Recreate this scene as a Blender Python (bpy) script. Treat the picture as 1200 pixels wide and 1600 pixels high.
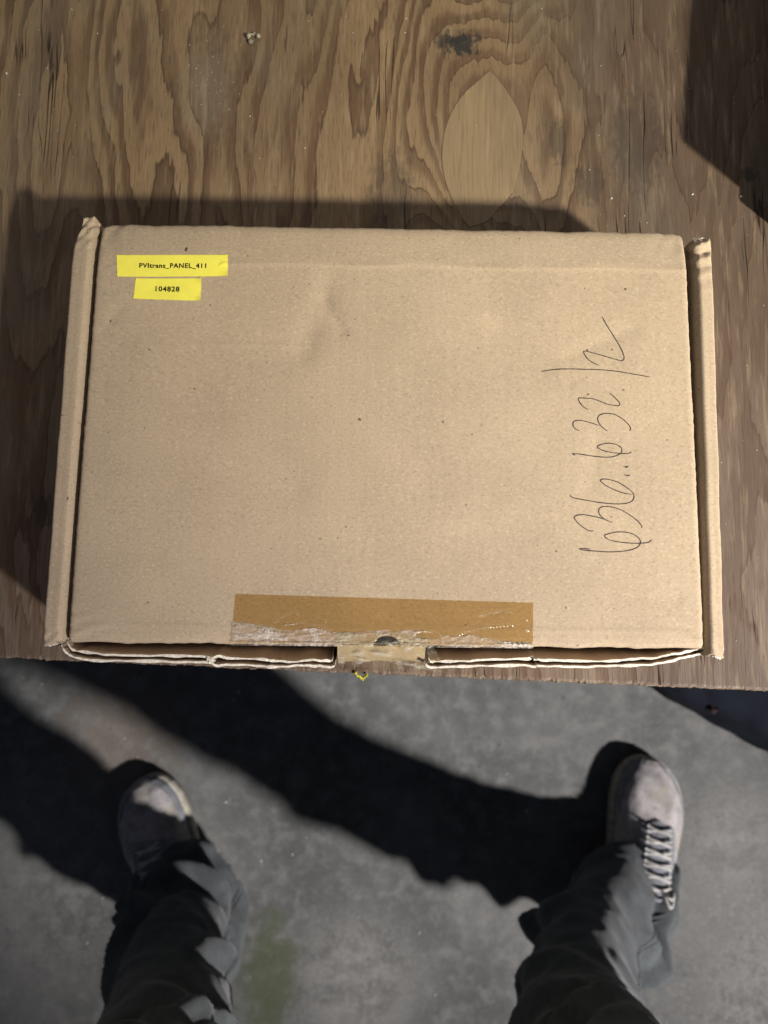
import bpy, bmesh, math, random
import numpy as np
from mathutils import Vector, Matrix, noise as mnoise

random.seed(7)
for o in list(bpy.data.objects):
    bpy.data.objects.remove(o, do_unlink=True)
scene = bpy.context.scene
COL = scene.collection

# ------------------------------------------------------------------ camera
TABLE_Z = 0.720          # top of the bench
LID_Z = 0.785            # top of the carton
cam_data = bpy.data.cameras.new('camera')
cam = bpy.data.objects.new('camera', cam_data)
COL.objects.link(cam)
right = Vector((0.99988461, 0.01034501, 0.01112426)).normalized()
fwd = Vector((0.00957058, 0.13969894, -0.99014777)).normalized()
up = right.cross(fwd).normalized()
right = fwd.cross(up).normalized()
m = Matrix((right, up, -fwd)).transposed().to_4x4()
m.translation = Vector((-0.00719, -0.09676, 1.16728))
cam.matrix_world = m
cam_data.sensor_fit = 'VERTICAL'
cam_data.sensor_height = 34.6667
cam_data.lens = 26.0
cam_data.clip_start = 0.01
cam_data.clip_end = 200.0
cam_data.dof.use_dof = True
cam_data.dof.focus_distance = 0.40
cam_data.dof.aperture_fstop = 8.5
scene.camera = cam

# ------------------------------------------------------------------ light
world = bpy.data.worlds.new('World')
scene.world = world
world.use_nodes = True
bg = world.node_tree.nodes['Background']
bg.inputs[0].default_value = (0.62, 0.70, 1.0, 1)
bg.inputs[1].default_value = 0.095

def look(o, target):
    d = Vector(target) - o.location
    o.rotation_euler = d.to_track_quat('-Z', 'Y').to_euler()

# twin-head work light standing well off to the right, behind the person
def head(name, loc, aim, energy, color, cone, soft):
    l = bpy.data.lights.new(name, 'SPOT')
    l.energy = energy
    l.color = color
    l.shadow_soft_size = soft
    l.spot_size = math.radians(cone)
    l.spot_blend = 1.0
    o = bpy.data.objects.new(name, l)
    COL.objects.link(o)
    o.location = loc
    look(o, aim)
head('work_light', (4.49, -3.45, LID_Z + 4.20), (0.42, -0.40, 0.42), 5000, (1.0, 0.94, 0.965), 13.8, 0.20)
head('work_light_warm', (4.33, -3.45, LID_Z + 4.12), (0.27, 0.11, 0.72), 3000, (1.0, 0.915, 0.63), 8.4, 0.17)
# soft warm fill added as shop lighting above the far side of the bench
shop = bpy.data.lights.new('shop_fill', 'AREA')
shop.energy = 5.5
shop.color = (1.0, 0.86, 0.62)
shop.shape = 'RECTANGLE'
shop.size = 1.3
shop.size_y = 0.5
shop_o = bpy.data.objects.new('shop_fill', shop)
COL.objects.link(shop_o)
shop_o.location = (0.10, 1.0, 2.1)
look(shop_o, (0.0, 0.15, 0.72))

scene.view_settings.view_transform = 'Standard'
scene.view_settings.look = 'None'
scene.view_settings.exposure = 0.0
scene.view_settings.gamma = 1.0
scene.view_settings.use_curve_mapping = False

# ------------------------------------------------------------------ node helper
class NT:
    def __init__(self, name):
        self.mat = bpy.data.materials.new(name)
        self.mat.use_nodes = True
        self.t = self.mat.node_tree
        self.t.nodes.clear()
        self.out = self.t.nodes.new('ShaderNodeOutputMaterial')
        self.co = self.t.nodes.new('ShaderNodeTexCoord').outputs['Object']
    def put(self, sock, v):
        if hasattr(v, 'is_output'):
            self.t.links.new(v, sock)
        elif isinstance(v, (tuple, list)) and len(v) == 3 and sock.type == 'RGBA':
            sock.default_value = (*v, 1)
        else:
            sock.default_value = v
    def math(self, op, a, b=0.0, c=None, clamp=False):
        n = self.t.nodes.new('ShaderNodeMath')
        n.operation = op
        n.use_clamp = clamp
        self.put(n.inputs[0], a)
        self.put(n.inputs[1], b)
        if c is not None:
            self.put(n.inputs[2], c)
        return n.outputs[0]
    def add(self, a, b): return self.math('ADD', a, b)
    def sub(self, a, b): return self.math('SUBTRACT', a, b)
    def mul(self, a, b): return self.math('MULTIPLY', a, b)
    def scale(self, v, s):
        n = self.t.nodes.new('ShaderNodeVectorMath')
        n.operation = 'MULTIPLY'
        self.put(n.inputs[0], v)
        n.inputs[1].default_value = s
        return n.outputs[0]
    def shift(self, v, s):
        n = self.t.nodes.new('ShaderNodeVectorMath')
        n.operation = 'ADD'
        self.put(n.inputs[0], v)
        n.inputs[1].default_value = s
        return n.outputs[0]
    def dist(self, centre, s=(1, 1, 1)):
        n = self.t.nodes.new('ShaderNodeVectorMath')
        n.operation = 'LENGTH'
        self.put(n.inputs[0], self.scale(self.shift(self.co, tuple(-c for c in centre)), s))
        return n.outputs['Value']
    def xyz(self, v):
        n = self.t.nodes.new('ShaderNodeSeparateXYZ')
        self.put(n.inputs[0], v)
        return n.outputs
    def noise(self, v, scale, detail=2.0, rough=0.5, dist=0.0, lac=2.0):
        n = self.t.nodes.new('ShaderNodeTexNoise')
        self.put(n.inputs['Vector'], v)
        n.inputs['Scale'].default_value = scale
        n.inputs['Detail'].default_value = detail
        n.inputs['Roughness'].default_value = rough
        n.inputs['Lacunarity'].default_value = lac
        n.inputs['Distortion'].default_value = dist
        return n.outputs['Fac']
    def ramp(self, f, lo, hi, a=0.0, b=1.0, smooth=True):
        n = self.t.nodes.new('ShaderNodeMapRange')
        n.interpolation_type = 'SMOOTHSTEP' if smooth else 'LINEAR'
        n.clamp = True
        self.put(n.inputs[0], f)
        for i, v in enumerate((lo, hi, a, b)):
            self.put(n.inputs[i + 1], v)
        return n.outputs[0]
    def mix(self, f, a, b, mode='MIX'):
        n = self.t.nodes.new('ShaderNodeMix')
        n.data_type = 'RGBA'
        n.blend_type = mode
        n.clamp_factor = True
        self.put(n.inputs[0], f)
        self.put(n.inputs[6], a)
        self.put(n.inputs[7], b)
        return n.outputs[2]
    def attr(self, name):
        n = self.t.nodes.new('ShaderNodeAttribute')
        n.attribute_name = name
        return n.outputs['Fac']
    def bump(self, h, strength=0.5, distance=0.001):
        n = self.t.nodes.new('ShaderNodeBump')
        n.inputs['Strength'].default_value = strength
        n.inputs['Distance'].default_value = distance
        self.put(n.inputs['Height'], h)
        return n.outputs[0]
    def bsdf(self, color, rough=0.8, normal=None, spec=0.3, coat=None, metal=None, sheen=None):
        n = self.t.nodes.new('ShaderNodeBsdfPrincipled')
        self.put(n.inputs['Base Color'], color)
        self.put(n.inputs['Roughness'], rough)
        n.inputs['Specular IOR Level'].default_value = spec
        if normal is not None:
            self.put(n.inputs['Normal'], normal)
        if coat is not None:
            self.put(n.inputs['Coat Weight'], coat)
        if sheen is not None:
            n.inputs['Sheen Weight'].default_value = sheen
        return n.outputs[0]
    def done(self, sh):
        self.t.links.new(sh, self.out.inputs[0])
        return self.mat

# ------------------------------------------------------------------ materials
def mat_wood():
    n = NT('weathered_plywood')
    X, Y, Z = n.xyz(n.co)
    # slow field whose contours are the growth rings of the rotary-cut veneer
    v1 = n.scale(n.co, (1.0, 0.17, 1.0))
    big = n.noise(v1, 9.0, 1.0, 0.45)
    mid = n.noise(n.shift(n.scale(n.co, (1.0, 0.20, 1.0)), (3.1, 1.7, 0)), 26.0, 1.5, 0.5)
    F = n.add(n.mul(X, 40.0), n.mul(n.sub(big, 0.5), 17.0))
    F = n.add(F, n.mul(n.sub(mid, 0.5), 5.6))
    # knot swirl round the boat patch, tall cathedral further left
    k1 = n.ramp(n.dist((0.060, 0.222, TABLE_Z), (1.0, 0.62, 0)), 0.008, 0.085, 1.0, 0.0)
    k2 = n.ramp(n.dist((-0.155, 0.205, TABLE_Z), (1.0, 0.30, 0)), 0.0, 0.060, 1.0, 0.0)
    F = n.add(F, n.mul(k1, 5.2))
    F = n.add(F, n.mul(k2, 3.6))
    # torn fibre: jagged along the grain
    jag = n.noise(n.scale(n.co, (1.0, 0.075, 1.0)), 420.0, 3.0, 0.6)
    jag2 = n.noise(n.scale(n.co, (1.0, 0.20, 1.0)), 120.0, 2.0, 0.55)
    F = n.add(F, n.mul(n.sub(jag, 0.5), 0.30))
    F = n.add(F, n.mul(n.sub(jag2, 0.5), 0.75))
    band = n.math('FRACT', F)
    late = n.mul(n.ramp(band, 0.34, 0.74), n.ramp(band, 0.955, 1.0, 1.0, 0.0))
    line = n.mul(n.ramp(band, 0.86, 0.95), n.ramp(band, 0.955, 1.0, 1.0, 0.0))
    vary = n.noise(n.shift(n.scale(n.co, (1.0, 0.5, 1.0)), (7, 2, 0)), 14.0, 2.0, 0.5)
    late = n.mul(late, n.ramp(vary, 0.28, 0.60, 0.30, 1.0))
    fibre = n.noise(n.scale(n.co, (1.0, 0.075, 1.0)), 1000.0, 3.0, 0.65)
    fib2 = n.noise(n.scale(n.co, (1.0, 0.085, 1.0)), 330.0, 3.0, 0.65)
    tone = n.noise(n.scale(n.co, (1.0, 0.6, 1.0)), 6.0, 3.0, 0.55)
    col = n.mix(n.ramp(tone, 0.40, 0.62), (0.214, 0.146, 0.084), (0.156, 0.106, 0.064))
    # straight, browner grain towards the right end of the sheet
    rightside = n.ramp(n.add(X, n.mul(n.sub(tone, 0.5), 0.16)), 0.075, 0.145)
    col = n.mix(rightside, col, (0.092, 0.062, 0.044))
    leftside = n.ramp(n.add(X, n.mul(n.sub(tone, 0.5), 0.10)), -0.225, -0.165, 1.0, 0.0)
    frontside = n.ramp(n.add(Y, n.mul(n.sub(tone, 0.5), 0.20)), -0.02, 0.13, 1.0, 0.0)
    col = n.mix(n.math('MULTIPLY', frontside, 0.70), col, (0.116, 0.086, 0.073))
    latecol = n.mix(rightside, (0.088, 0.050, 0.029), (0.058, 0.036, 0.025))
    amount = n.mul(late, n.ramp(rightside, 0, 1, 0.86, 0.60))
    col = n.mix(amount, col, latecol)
    col = n.mix(n.mul(line, 0.70), col, (0.060, 0.032, 0.019))
    col = n.mix(n.ramp(fibre, 0.48, 0.72, 0.0, 0.72), col, (0.070, 0.046, 0.032))
    col = n.mix(n.ramp(fib2, 0.50, 0.24, 0.0, 0.34), col, (0.31, 0.245, 0.170))
    # grey weathering
    wash = n.noise(n.shift(n.scale(n.co, (1.0, 0.35, 1.0)), (1, 9, 0)), 20.0, 4.0, 0.6)
    col = n.mix(n.ramp(wash, 0.50, 0.75, 0.0, 0.38), col, (0.142, 0.122, 0.098))
    # open checks
    ck = n.noise(n.shift(n.scale(n.co, (1.0, 0.055, 1.0)), (4, 4, 0)), 95.0, 2.0, 0.55)
    ckm = n.noise(n.shift(n.scale(n.co, (1.0, 0.45, 1.0)), (2, 5, 0)), 30.0, 1.0, 0.5)
    crack = n.mul(n.ramp(n.math('ABSOLUTE', n.sub(ck, 0.5)), 0.0, 0.014, 1.0, 0.0),
                  n.ramp(n.add(ckm, n.mul(rightside, 0.10)), 0.60, 0.70))
    col = n.mix(n.mul(crack, 0.85), col, (0.018, 0.012, 0.009))
    # grease and ink smudges
    sm = n.noise(n.scale(n.co, (1.0, 0.5, 1.0)), 300.0, 4.0, 0.7)
    for (cx, cy, sx, sy, r, a) in ((0.0445, 0.2715, 1.0, 1.3, 0.0135, 0.93), (0.0330, 0.2740, 1.0, 1.3, 0.009, 0.7),
                                   (-0.201, -0.034, 1.0, 0.8, 0.009, 0.55), (0.124, 0.176, 1.0, 0.7, 0.012, 0.40),
                                   (0.2245, 0.184, 1.0, 1.0, 0.006, 0.8), (0.105, 0.205, 1.4, 0.6, 0.011, 0.5),
                                   (0.155, 0.205, 1.0, 0.5, 0.020, 0.35), (0.000, 0.165, 1.0, 0.4, 0.016, 0.35)):
        d = n.dist((cx, cy, TABLE_Z), (sx, sy, 0))
        msk = n.ramp(n.add(n.math('DIVIDE', d, r), n.mul(n.sub(sm, 0.5), 2.6)), 0.45, 1.05, a, 0.0)
        col = n.mix(msk, col, (0.017, 0.018, 0.020))
    # pale scuffs
    d = n.dist((-0.118, 0.238, TABLE_Z), (1.0, 0.5, 0))
    col = n.mix(n.ramp(n.add(n.math('DIVIDE', d, 0.020), n.mul(n.sub(sm, 0.5), 2.0)), 0.3, 1.3, 0.20, 0.0), col, (0.26, 0.245, 0.21))
    h = n.add(n.mul(fibre, 0.5), n.add(n.mul(fib2, 0.6), n.add(n.mul(late, 0.7), n.mul(crack, -2.2))))
    rough = n.ramp(fib2, 0.3, 0.7, 0.50, 0.72)
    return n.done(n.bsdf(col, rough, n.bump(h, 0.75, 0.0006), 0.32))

def mat_patch():
    n = NT('patch_veneer')
    fibre = n.noise(n.scale(n.co, (1.0, 0.05, 1.0)), 700.0, 3.0, 0.6)
    fib2 = n.noise(n.scale(n.co, (1.0, 0.07, 1.0)), 220.0, 3.0, 0.6)
    tone = n.noise(n.scale(n.co, (1.0, 0.5, 1.0)), 30.0, 3.0, 0.55)
    col = n.mix(n.ramp(tone, 0.3, 0.7), (0.222, 0.164, 0.100), (0.172, 0.128, 0.082))
    col = n.mix(n.ramp(fibre, 0.48, 0.75, 0.0, 0.5), col, (0.10, 0.070, 0.045))
    col = n.mix(n.ramp(fib2, 0.48, 0.25, 0.0, 0.35), col, (0.38, 0.30, 0.20))
    return n.done(n.bsdf(col, 0.62, n.bump(n.add(fibre, fib2), 0.5, 0.0005), 0.3))

def mat_plyedge():
    n = NT('plywood_edge')
    X, Y, Z = n.xyz(n.co)
    ply = n.math('FRACT', n.mul(Z, 210.0))
    fib = n.noise(n.scale(n.co, (1.0, 1.0, 0.5)), 500.0, 3.0, 0.6)
    col = n.mix(n.ramp(ply, 0.42, 0.58), (0.20, 0.145, 0.10), (0.10, 0.07, 0.05))
    col = n.mix(n.ramp(fib, 0.45, 0.7, 0.0, 0.6), col, (0.33, 0.27, 0.21))
    return n.done(n.bsdf(col, 0.85, n.bump(fib, 0.9, 0.001), 0.2))

def mat_kraft(name, base, fleck=1.0, corr=True):
    n = NT(name)
    X, Y, Z = n.xyz(n.co)
    f1 = n.noise(n.scale(n.co, (0.75, 1.0, 1.0)), 880.0, 3.0, 0.65)
    f2 = n.noise(n.shift(n.scale(n.co, (0.6, 1.0, 1.0)), (3, 3, 3)), 1500.0, 2.0, 0.6)
    cloud = n.noise(n.co, 26.0, 3.0, 0.55)
    b = Vector(base)
    col = n.mix(n.ramp(cloud, 0.3, 0.72), tuple(b * 1.03), tuple(b * 0.94))
    col = n.mix(n.ramp(f1, 0.52, 0.76, 0.0, 0.70 * fleck), col, tuple(b * 0.58))
    col = n.mix(n.ramp(f1, 0.46, 0.26, 0.0, 0.70 * fleck), col, tuple(b * 1.40))
    col = n.mix(n.ramp(f2, 0.54, 0.78, 0.0, 0.35 * fleck), col, tuple(b * 0.7))
    sp = n.noise(n.shift(n.co, (9, 1, 4)), 330.0, 1.0, 0.4)
    col = n.mix(n.ramp(sp, 0.775, 0.80, 0.0, 0.8), col, (0.06, 0.045, 0.035))
    # scuffs: faint pale rubs
    rub = n.noise(n.shift(n.scale(n.co, (1.0, 0.35, 1.0)), (2, 8, 5)), 70.0, 3.0, 0.6)
    col = n.mix(n.ramp(rub, 0.66, 0.80, 0.0, 0.30), col, tuple(b * 1.35))
    h = n.add(n.mul(f1, 0.7), n.mul(f2, 0.35))
    if corr:
        w = n.math('SINE', n.mul(X, 2 * math.pi / 0.0066))
        h = n.add(h, n.mul(w, 0.10))
    return n.done(n.bsdf(col, 0.82, n.bump(h, 0.32, 0.0005), 0.22))

def mat_plain(name, color, rough=0.7, spec=0.3, nscale=200.0, namt=0.15, bump=0.2, dist=0.0005, coat=None, sheen=None):
    n = NT(name)
    a = n.noise(n.co, nscale, 4.0, 0.6)
    c = Vector(color)
    col = n.mix(n.ramp(a, 0.3, 0.7), tuple(c * (1 - namt)), tuple(c * (1 + namt)))
    return n.done(n.bsdf(col, rough, n.bump(a, bump, dist), spec, coat, None, sheen))

def mat_tape():
    n = NT('clear_packing_tape')
    milk = n.attr('milk')
    f1 = n.noise(n.scale(n.co, (1.0, 2.4, 1.0)), 380.0, 4.0, 0.7)
    f2 = n.noise(n.co, 900.0, 2.0, 0.6)
    clear = n.t.nodes.new('ShaderNodeBsdfTransparent')
    clear.inputs[0].default_value = (0.85, 0.745, 0.545, 1)
    gl = n.t.nodes.new('ShaderNodeBsdfGlossy')
    gl.inputs['Roughness'].default_value = 0.22
    n.put(gl.inputs['Normal'], n.bump(n.add(f1, f2), 0.25, 0.0004))
    m1 = n.t.nodes.new('ShaderNodeMixShader')
    m1.inputs[0].default_value = 0.05
    n.t.links.new(clear.outputs[0], m1.inputs[1])
    n.t.links.new(gl.outputs[0], m1.inputs[2])
    # delaminated lower band: paper fibre clings to the adhesive, milky
    col = n.mix(n.ramp(f1, 0.35, 0.65), (0.50, 0.42, 0.36), (0.72, 0.66, 0.62))
    col = n.mix(n.ramp(f2, 0.52, 0.7, 0.0, 0.5), col, (0.36, 0.27, 0.17))
    paper = n.bsdf(col, 0.35, n.bump(f1, 0.8, 0.0008), 0.5)
    thin = n.t.nodes.new('ShaderNodeBsdfTransparent')
    thin.inputs[0].default_value = (0.90, 0.82, 0.68, 1)
    m2 = n.t.nodes.new('ShaderNodeMixShader')
    f3 = n.noise(n.scale(n.co, (1.0, 1.8, 1.0)), 75.0, 3.0, 0.6)
    n.put(m2.inputs[0], n.mul(n.ramp(f1, 0.30, 0.62, 0.40, 1.0), n.ramp(f3, 0.36, 0.62, 0.22, 0.85)))
    n.t.links.new(thin.outputs[0], m2.inputs[1])
    n.t.links.new(paper, m2.inputs[2])
    m3 = n.t.nodes.new('ShaderNodeMixShader')
    n.put(m3.inputs[0], n.ramp(n.add(milk, n.mul(n.sub(f1, 0.5), 0.35)), 0.38, 0.58))
    n.t.links.new(m1.outputs[0], m3.inputs[1])
    n.t.links.new(m2.outputs[0], m3.inputs[2])
    return n.done(m3.outputs[0])

def mat_film():
    n = NT('loose_tape_film')
    f1 = n.noise(n.scale(n.co, (0.8, 1.3, 1.0)), 210.0, 3.0, 0.55)
    clear = n.t.nodes.new('ShaderNodeBsdfTransparent')
    clear.inputs[0].default_value = (0.92, 0.90, 0.80, 1)
    body = n.bsdf((0.60, 0.57, 0.48), 0.25, n.bump(f1, 1.0, 0.0015), 0.6)
    m1 = n.t.nodes.new('ShaderNodeMixShader')
    n.put(m1.inputs[0], n.ramp(f1, 0.50, 0.72, 0.06, 0.50))
    n.t.links.new(clear.outputs[0], m1.inputs[1])
    n.t.links.new(body, m1.inputs[2])
    return n.done(m1.outputs[0])

def mat_concrete():
    n = NT('worn_concrete')
    a = n.noise(n.co, 5.0, 5.0, 0.6)
    b = n.noise(n.shift(n.co, (3, 1, 0)), 38.0, 4.0, 0.62)
    c = n.noise(n.co, 160.0, 4.0, 0.65)
    d = n.noise(n.shift(n.co, (5, 7, 0)), 420.0, 2.0, 0.5)
    col = n.mix(n.ramp(a, 0.35, 0.65), (0.060, 0.063, 0.058), (0.102, 0.104, 0.096))
    col = n.mix(n.ramp(b, 0.42, 0.72, 0.0, 0.60), col, (0.155, 0.155, 0.142))
    col = n.mix(n.ramp(b, 0.44, 0.22, 0.0, 0.55), col, (0.058, 0.056, 0.053))
    col = n.mix(n.ramp(c, 0.50, 0.75, 0.0, 0.22), col, (0.20, 0.195, 0.18))
    # patches where the cement skin is gone and pale aggregate shows
    for (x, y, r, amt) in ((0.62, -0.66, 0.22, 0.70), (-0.03, -0.60, 0.11, 0.38), (-0.46, -0.50, 0.12, 0.2), (0.52, -0.42, 0.10, 0.35)):
        dd = n.dist((x, y, 0), (1, 1, 0))
        msk = n.ramp(n.add(n.math('DIVIDE', dd, r), n.mul(n.sub(b, 0.5), 2.2)), 0.5, 1.1, 1.0, 0.0)
        col = n.mix(n.mul(msk, n.ramp(n.add(n.mul(c, 0.4), n.mul(b, 0.6)), 0.38, 0.66, 0.25 * amt, amt)), col, (0.27, 0.26, 0.235))
    # green growth and an old brown spill
    dd = n.dist((-0.150, -0.600, 0), (1.7, 0.8, 0))
    msk = n.ramp(n.add(n.math('DIVIDE', dd, 0.075), n.mul(n.sub(b, 0.5), 1.6)), 0.35, 1.2, 0.75, 0.0)
    col = n.mix(msk, col, (0.052, 0.064, 0.026))
    dd = n.dist((-0.38, -0.27, 0), (1, 1, 0))
    msk = n.ramp(n.add(n.math('DIVIDE', dd, 0.10), n.mul(n.sub(b, 0.5), 2.0)), 0.3, 1.2, 0.35, 0.0)
    col = n.mix(msk, col, (0.16, 0.115, 0.075))
    sp = n.ramp(d, 0.70, 0.76, 0.0, 0.55)
    col = n.mix(sp, col, (0.40, 0.39, 0.36))
    dk = n.noise(n.shift(n.co, (1, 8, 0)), 60.0, 2.0, 0.5)
    col = n.mix(n.ramp(dk, 0.70, 0.76, 0.0, 0.6), col, (0.04, 0.036, 0.034))
    h = n.add(n.mul(b, 1.2), n.add(n.mul(c, 0.6), n.mul(d, 0.3)))
    return n.done(n.bsdf(col, 0.80, n.bump(h, 0.45, 0.002), 0.3))

def mat_cloth(name, c, weave=1400.0, sheen=0.15):
    n = NT(name)
    a = n.noise(n.co, 30.0, 5.0, 0.7)
    w = n.noise(n.co, weave, 2.0, 0.5)
    c = Vector(c)
    col = n.mix(n.ramp(a, 0.3, 0.7), tuple(c * 0.62), tuple(c * 1.30))
    col = n.mix(n.ramp(w, 0.4, 0.7, 0.0, 0.4), col, tuple(c * 1.5))
    return n.done(n.bsdf(col, 0.9, n.bump(w, 0.4, 0.0008), 0.15, None, None, sheen))

def mat_shoe():
    n = NT('scuffed_shoe_suede')
    a = n.noise(n.co, 45.0, 4.0, 0.65)
    b = n.noise(n.shift(n.co, (2, 6, 1)), 130.0, 4.0, 0.65)
    w = n.noise(n.co, 1100.0, 2.0, 0.5)
    y = n.noise(n.shift(n.co, (8, 2, 3)), 30.0, 2.0, 0.5)
    col = n.mix(n.ramp(a, 0.34, 0.62), (0.225, 0.213, 0.202), (0.355, 0.334, 0.318))
    col = n.mix(n.ramp(y, 0.52, 0.68, 0.0, 0.55), col, (0.26, 0.24, 0.165))
    col = n.mix(n.ramp(b, 0.56, 0.72, 0.0, 0.65), col, (0.095, 0.085, 0.080))
    col = n.mix(n.ramp(w, 0.5, 0.75, 0.0, 0.4), col, (0.14, 0.13, 0.125))
    return n.done(n.bsdf(col, 0.88, n.bump(n.add(a, n.add(n.mul(b, 0.5), n.mul(w, 0.2))), 0.5, 0.0015), 0.2))

M = {
    'wood': mat_wood(), 'patch': mat_patch(), 'edge': mat_plyedge(),
    'kraft': mat_kraft('kraft_board', (0.440, 0.350, 0.258)),
    'kraft_in': mat_kraft('kraft_inside', (0.50, 0.385, 0.285), 0.7),
    'paper_edge': mat_plain('torn_board_edge', (0.74, 0.69, 0.62), 0.85, 0.2, 700.0, 0.18, 0.6),
    'yellow': mat_plain('yellow_label', (0.92, 0.86, 0.115), 0.42, 0.4, 90.0, 0.04, 0.08),
    'ink': mat_plain('printed_ink', (0.010, 0.010, 0.010), 0.5, 0.3),
    'pen': mat_plain('ballpoint_ink', (0.042, 0.037, 0.034), 0.45, 0.4, 900.0, 0.4),
    'tape': mat_tape(), 'film': mat_film(), 'floor': mat_concrete(),
    'glue': mat_plain('glue_line', (0.085, 0.058, 0.038), 0.8, 0.2),
    'trousers': mat_cloth('grey_work_cloth', (0.058, 0.066, 0.065), 700.0),
    'shoe': mat_shoe(),
    'shoe_dark': mat_cloth('grey_shoe_lining', (0.165, 0.175, 0.185), 900.0),
    'sole': mat_plain('shoe_rubber', (0.300, 0.285, 0.225), 0.7, 0.3, 120.0, 0.25),
    'lace': mat_cloth('shoe_lace', (0.40, 0.39, 0.35), 2500.0),
    'navy': mat_cloth('shadow_navy_cloth', (0.0045, 0.006, 0.0105), 700.0, 0.0),  # near-black so the added bag carries the floor shadow in its colour
    'blueplastic': mat_plain('blue_plastic', (0.030, 0.085, 0.190), 0.4, 0.5),
    'red': mat_plain('red_webbing', (0.020, 0.006, 0.007), 0.7, 0.3),
    'bluestrap': mat_plain('blue_webbing', (0.014, 0.035, 0.085), 0.7, 0.3),
    'clear_bit': mat_plain('pale_plastic_flake', (0.28, 0.25, 0.20), 0.3, 0.6),
    'lint': mat_plain('yellow_lint', (0.40, 0.38, 0.04), 0.7, 0.2),
    'grit': mat_plain('pale_grit', (0.48, 0.45, 0.40), 0.7, 0.3),
    'timber': mat_plain('bench_timber', (0.23, 0.16, 0.10), 0.75, 0.2, 30.0, 0.3),
}

# ------------------------------------------------------------------ mesh helpers
def link(name, me, mats, parent=None, smooth=False):
    o = bpy.data.objects.new(name, me)
    for mm in (mats if isinstance(mats, (list, tuple)) else [mats]):
        me.materials.append(mm)
    if smooth:
        me.polygons.foreach_set('use_smooth', [True] * len(me.polygons))
    COL.objects.link(o)
    if parent:
        o.parent = parent
    return o

def mesh(name, v, f, mats, parent=None, smooth=False, mi=None):
    me = bpy.data.meshes.new(name)
    me.from_pydata([tuple(map(float, p)) for p in v], [], f)
    if mi is not None:
        me.polygons.foreach_set('material_index', mi)
    me.update()
    return link(name, me, mats, parent, smooth)

def thing(name, label, cat, group=None):
    o = bpy.data.objects.new(name, None)
    o.empty_display_size = 0.05
    COL.objects.link(o)
    tag(o, label, cat, group)
    return o

def tag(o, label=None, cat=None, group=None, kind=None):
    if label: o['label'] = label
    if cat: o['category'] = cat
    if group: o['group'] = group
    if kind: o['kind'] = kind
    return o

def grid_faces(nu, nv, close_u=False, off=0):
    f = []
    for j in range(nv - 1):
        for i in range(nu if close_u else nu - 1):
            a = off + j * nu + i
            b = off + j * nu + (i + 1) % nu
            f.append((a, b, b + nu, a + nu))
    return f

def n2(x, y, s, z=0.0):
    return mnoise.noise(Vector((x * s, y * s, z)))

def box_bm(bm, x0, x1, y0, y1, z0, z1):
    r = bmesh.ops.create_cube(bm, size=1)
    for v in r['verts']:
        v.co = Vector((x0 + (v.co.x + .5) * (x1 - x0), y0 + (v.co.y + .5) * (y1 - y0), z0 + (v.co.z + .5) * (z1 - z0)))

def bm_obj(name, bm, mats, parent=None, smooth=False, bevel=0.0):
    if bevel:
        bmesh.ops.bevel(bm, geom=list(bm.edges), offset=bevel, segments=2, affect='EDGES', profile=0.6)
    bmesh.ops.recalc_face_normals(bm, faces=bm.faces)
    me = bpy.data.meshes.new(name)
    bm.to_mesh(me)
    bm.free()
    return link(name, me, mats, parent, smooth)

def catmull(pts, n=6):
    P = [Vector((*p, 0)) if len(p) == 2 else Vector(p) for p in pts]
    if len(P) < 3:
        return P
    out = []
    for i in range(len(P) - 1):
        p0 = P[max(i - 1, 0)]; p1 = P[i]; p2 = P[i + 1]; p3 = P[min(i + 2, len(P) - 1)]
        for k in range(n):
            t = k / n
            out.append(0.5 * ((2 * p1) + (p2 - p0) * t + (2 * p0 - 5 * p1 + 4 * p2 - p3) * t * t + (3 * p1 - p0 - 3 * p2 + p3) * t ** 3))
    out.append(P[-1])
    return out

def tube(path, r, sides=8):
    P = [Vector(p) for p in path]
    v = []; f = []
    for i, p in enumerate(P):
        t = (P[min(i + 1, len(P) - 1)] - P[max(i - 1, 0)]).normalized()
        a = t.cross(Vector((0, 0, 1)))
        if a.length < 1e-4: a = t.cross(Vector((0, 1, 0)))
        a.normalize(); b = a.cross(t)
        rr = r[i] if isinstance(r, (list, tuple)) else r
        for k in range(sides):
            th = 2 * math.pi * k / sides
            v.append(p + a * math.cos(th) * rr + b * math.sin(th) * rr)
    f = grid_faces(sides, len(P), True)
    f.append(tuple(range(sides)))
    f.append(tuple(range((len(P) - 1) * sides, len(P) * sides))[::-1])
    return v, f

# ------------------------------------------------------------------ floor
fl = mesh('floor', [(-4, -4, 0), (4, -4, 0), (4, 4, 0), (-4, 4, 0)], [(0, 1, 2, 3)], M['floor'])
tag(fl, kind='structure')

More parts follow.
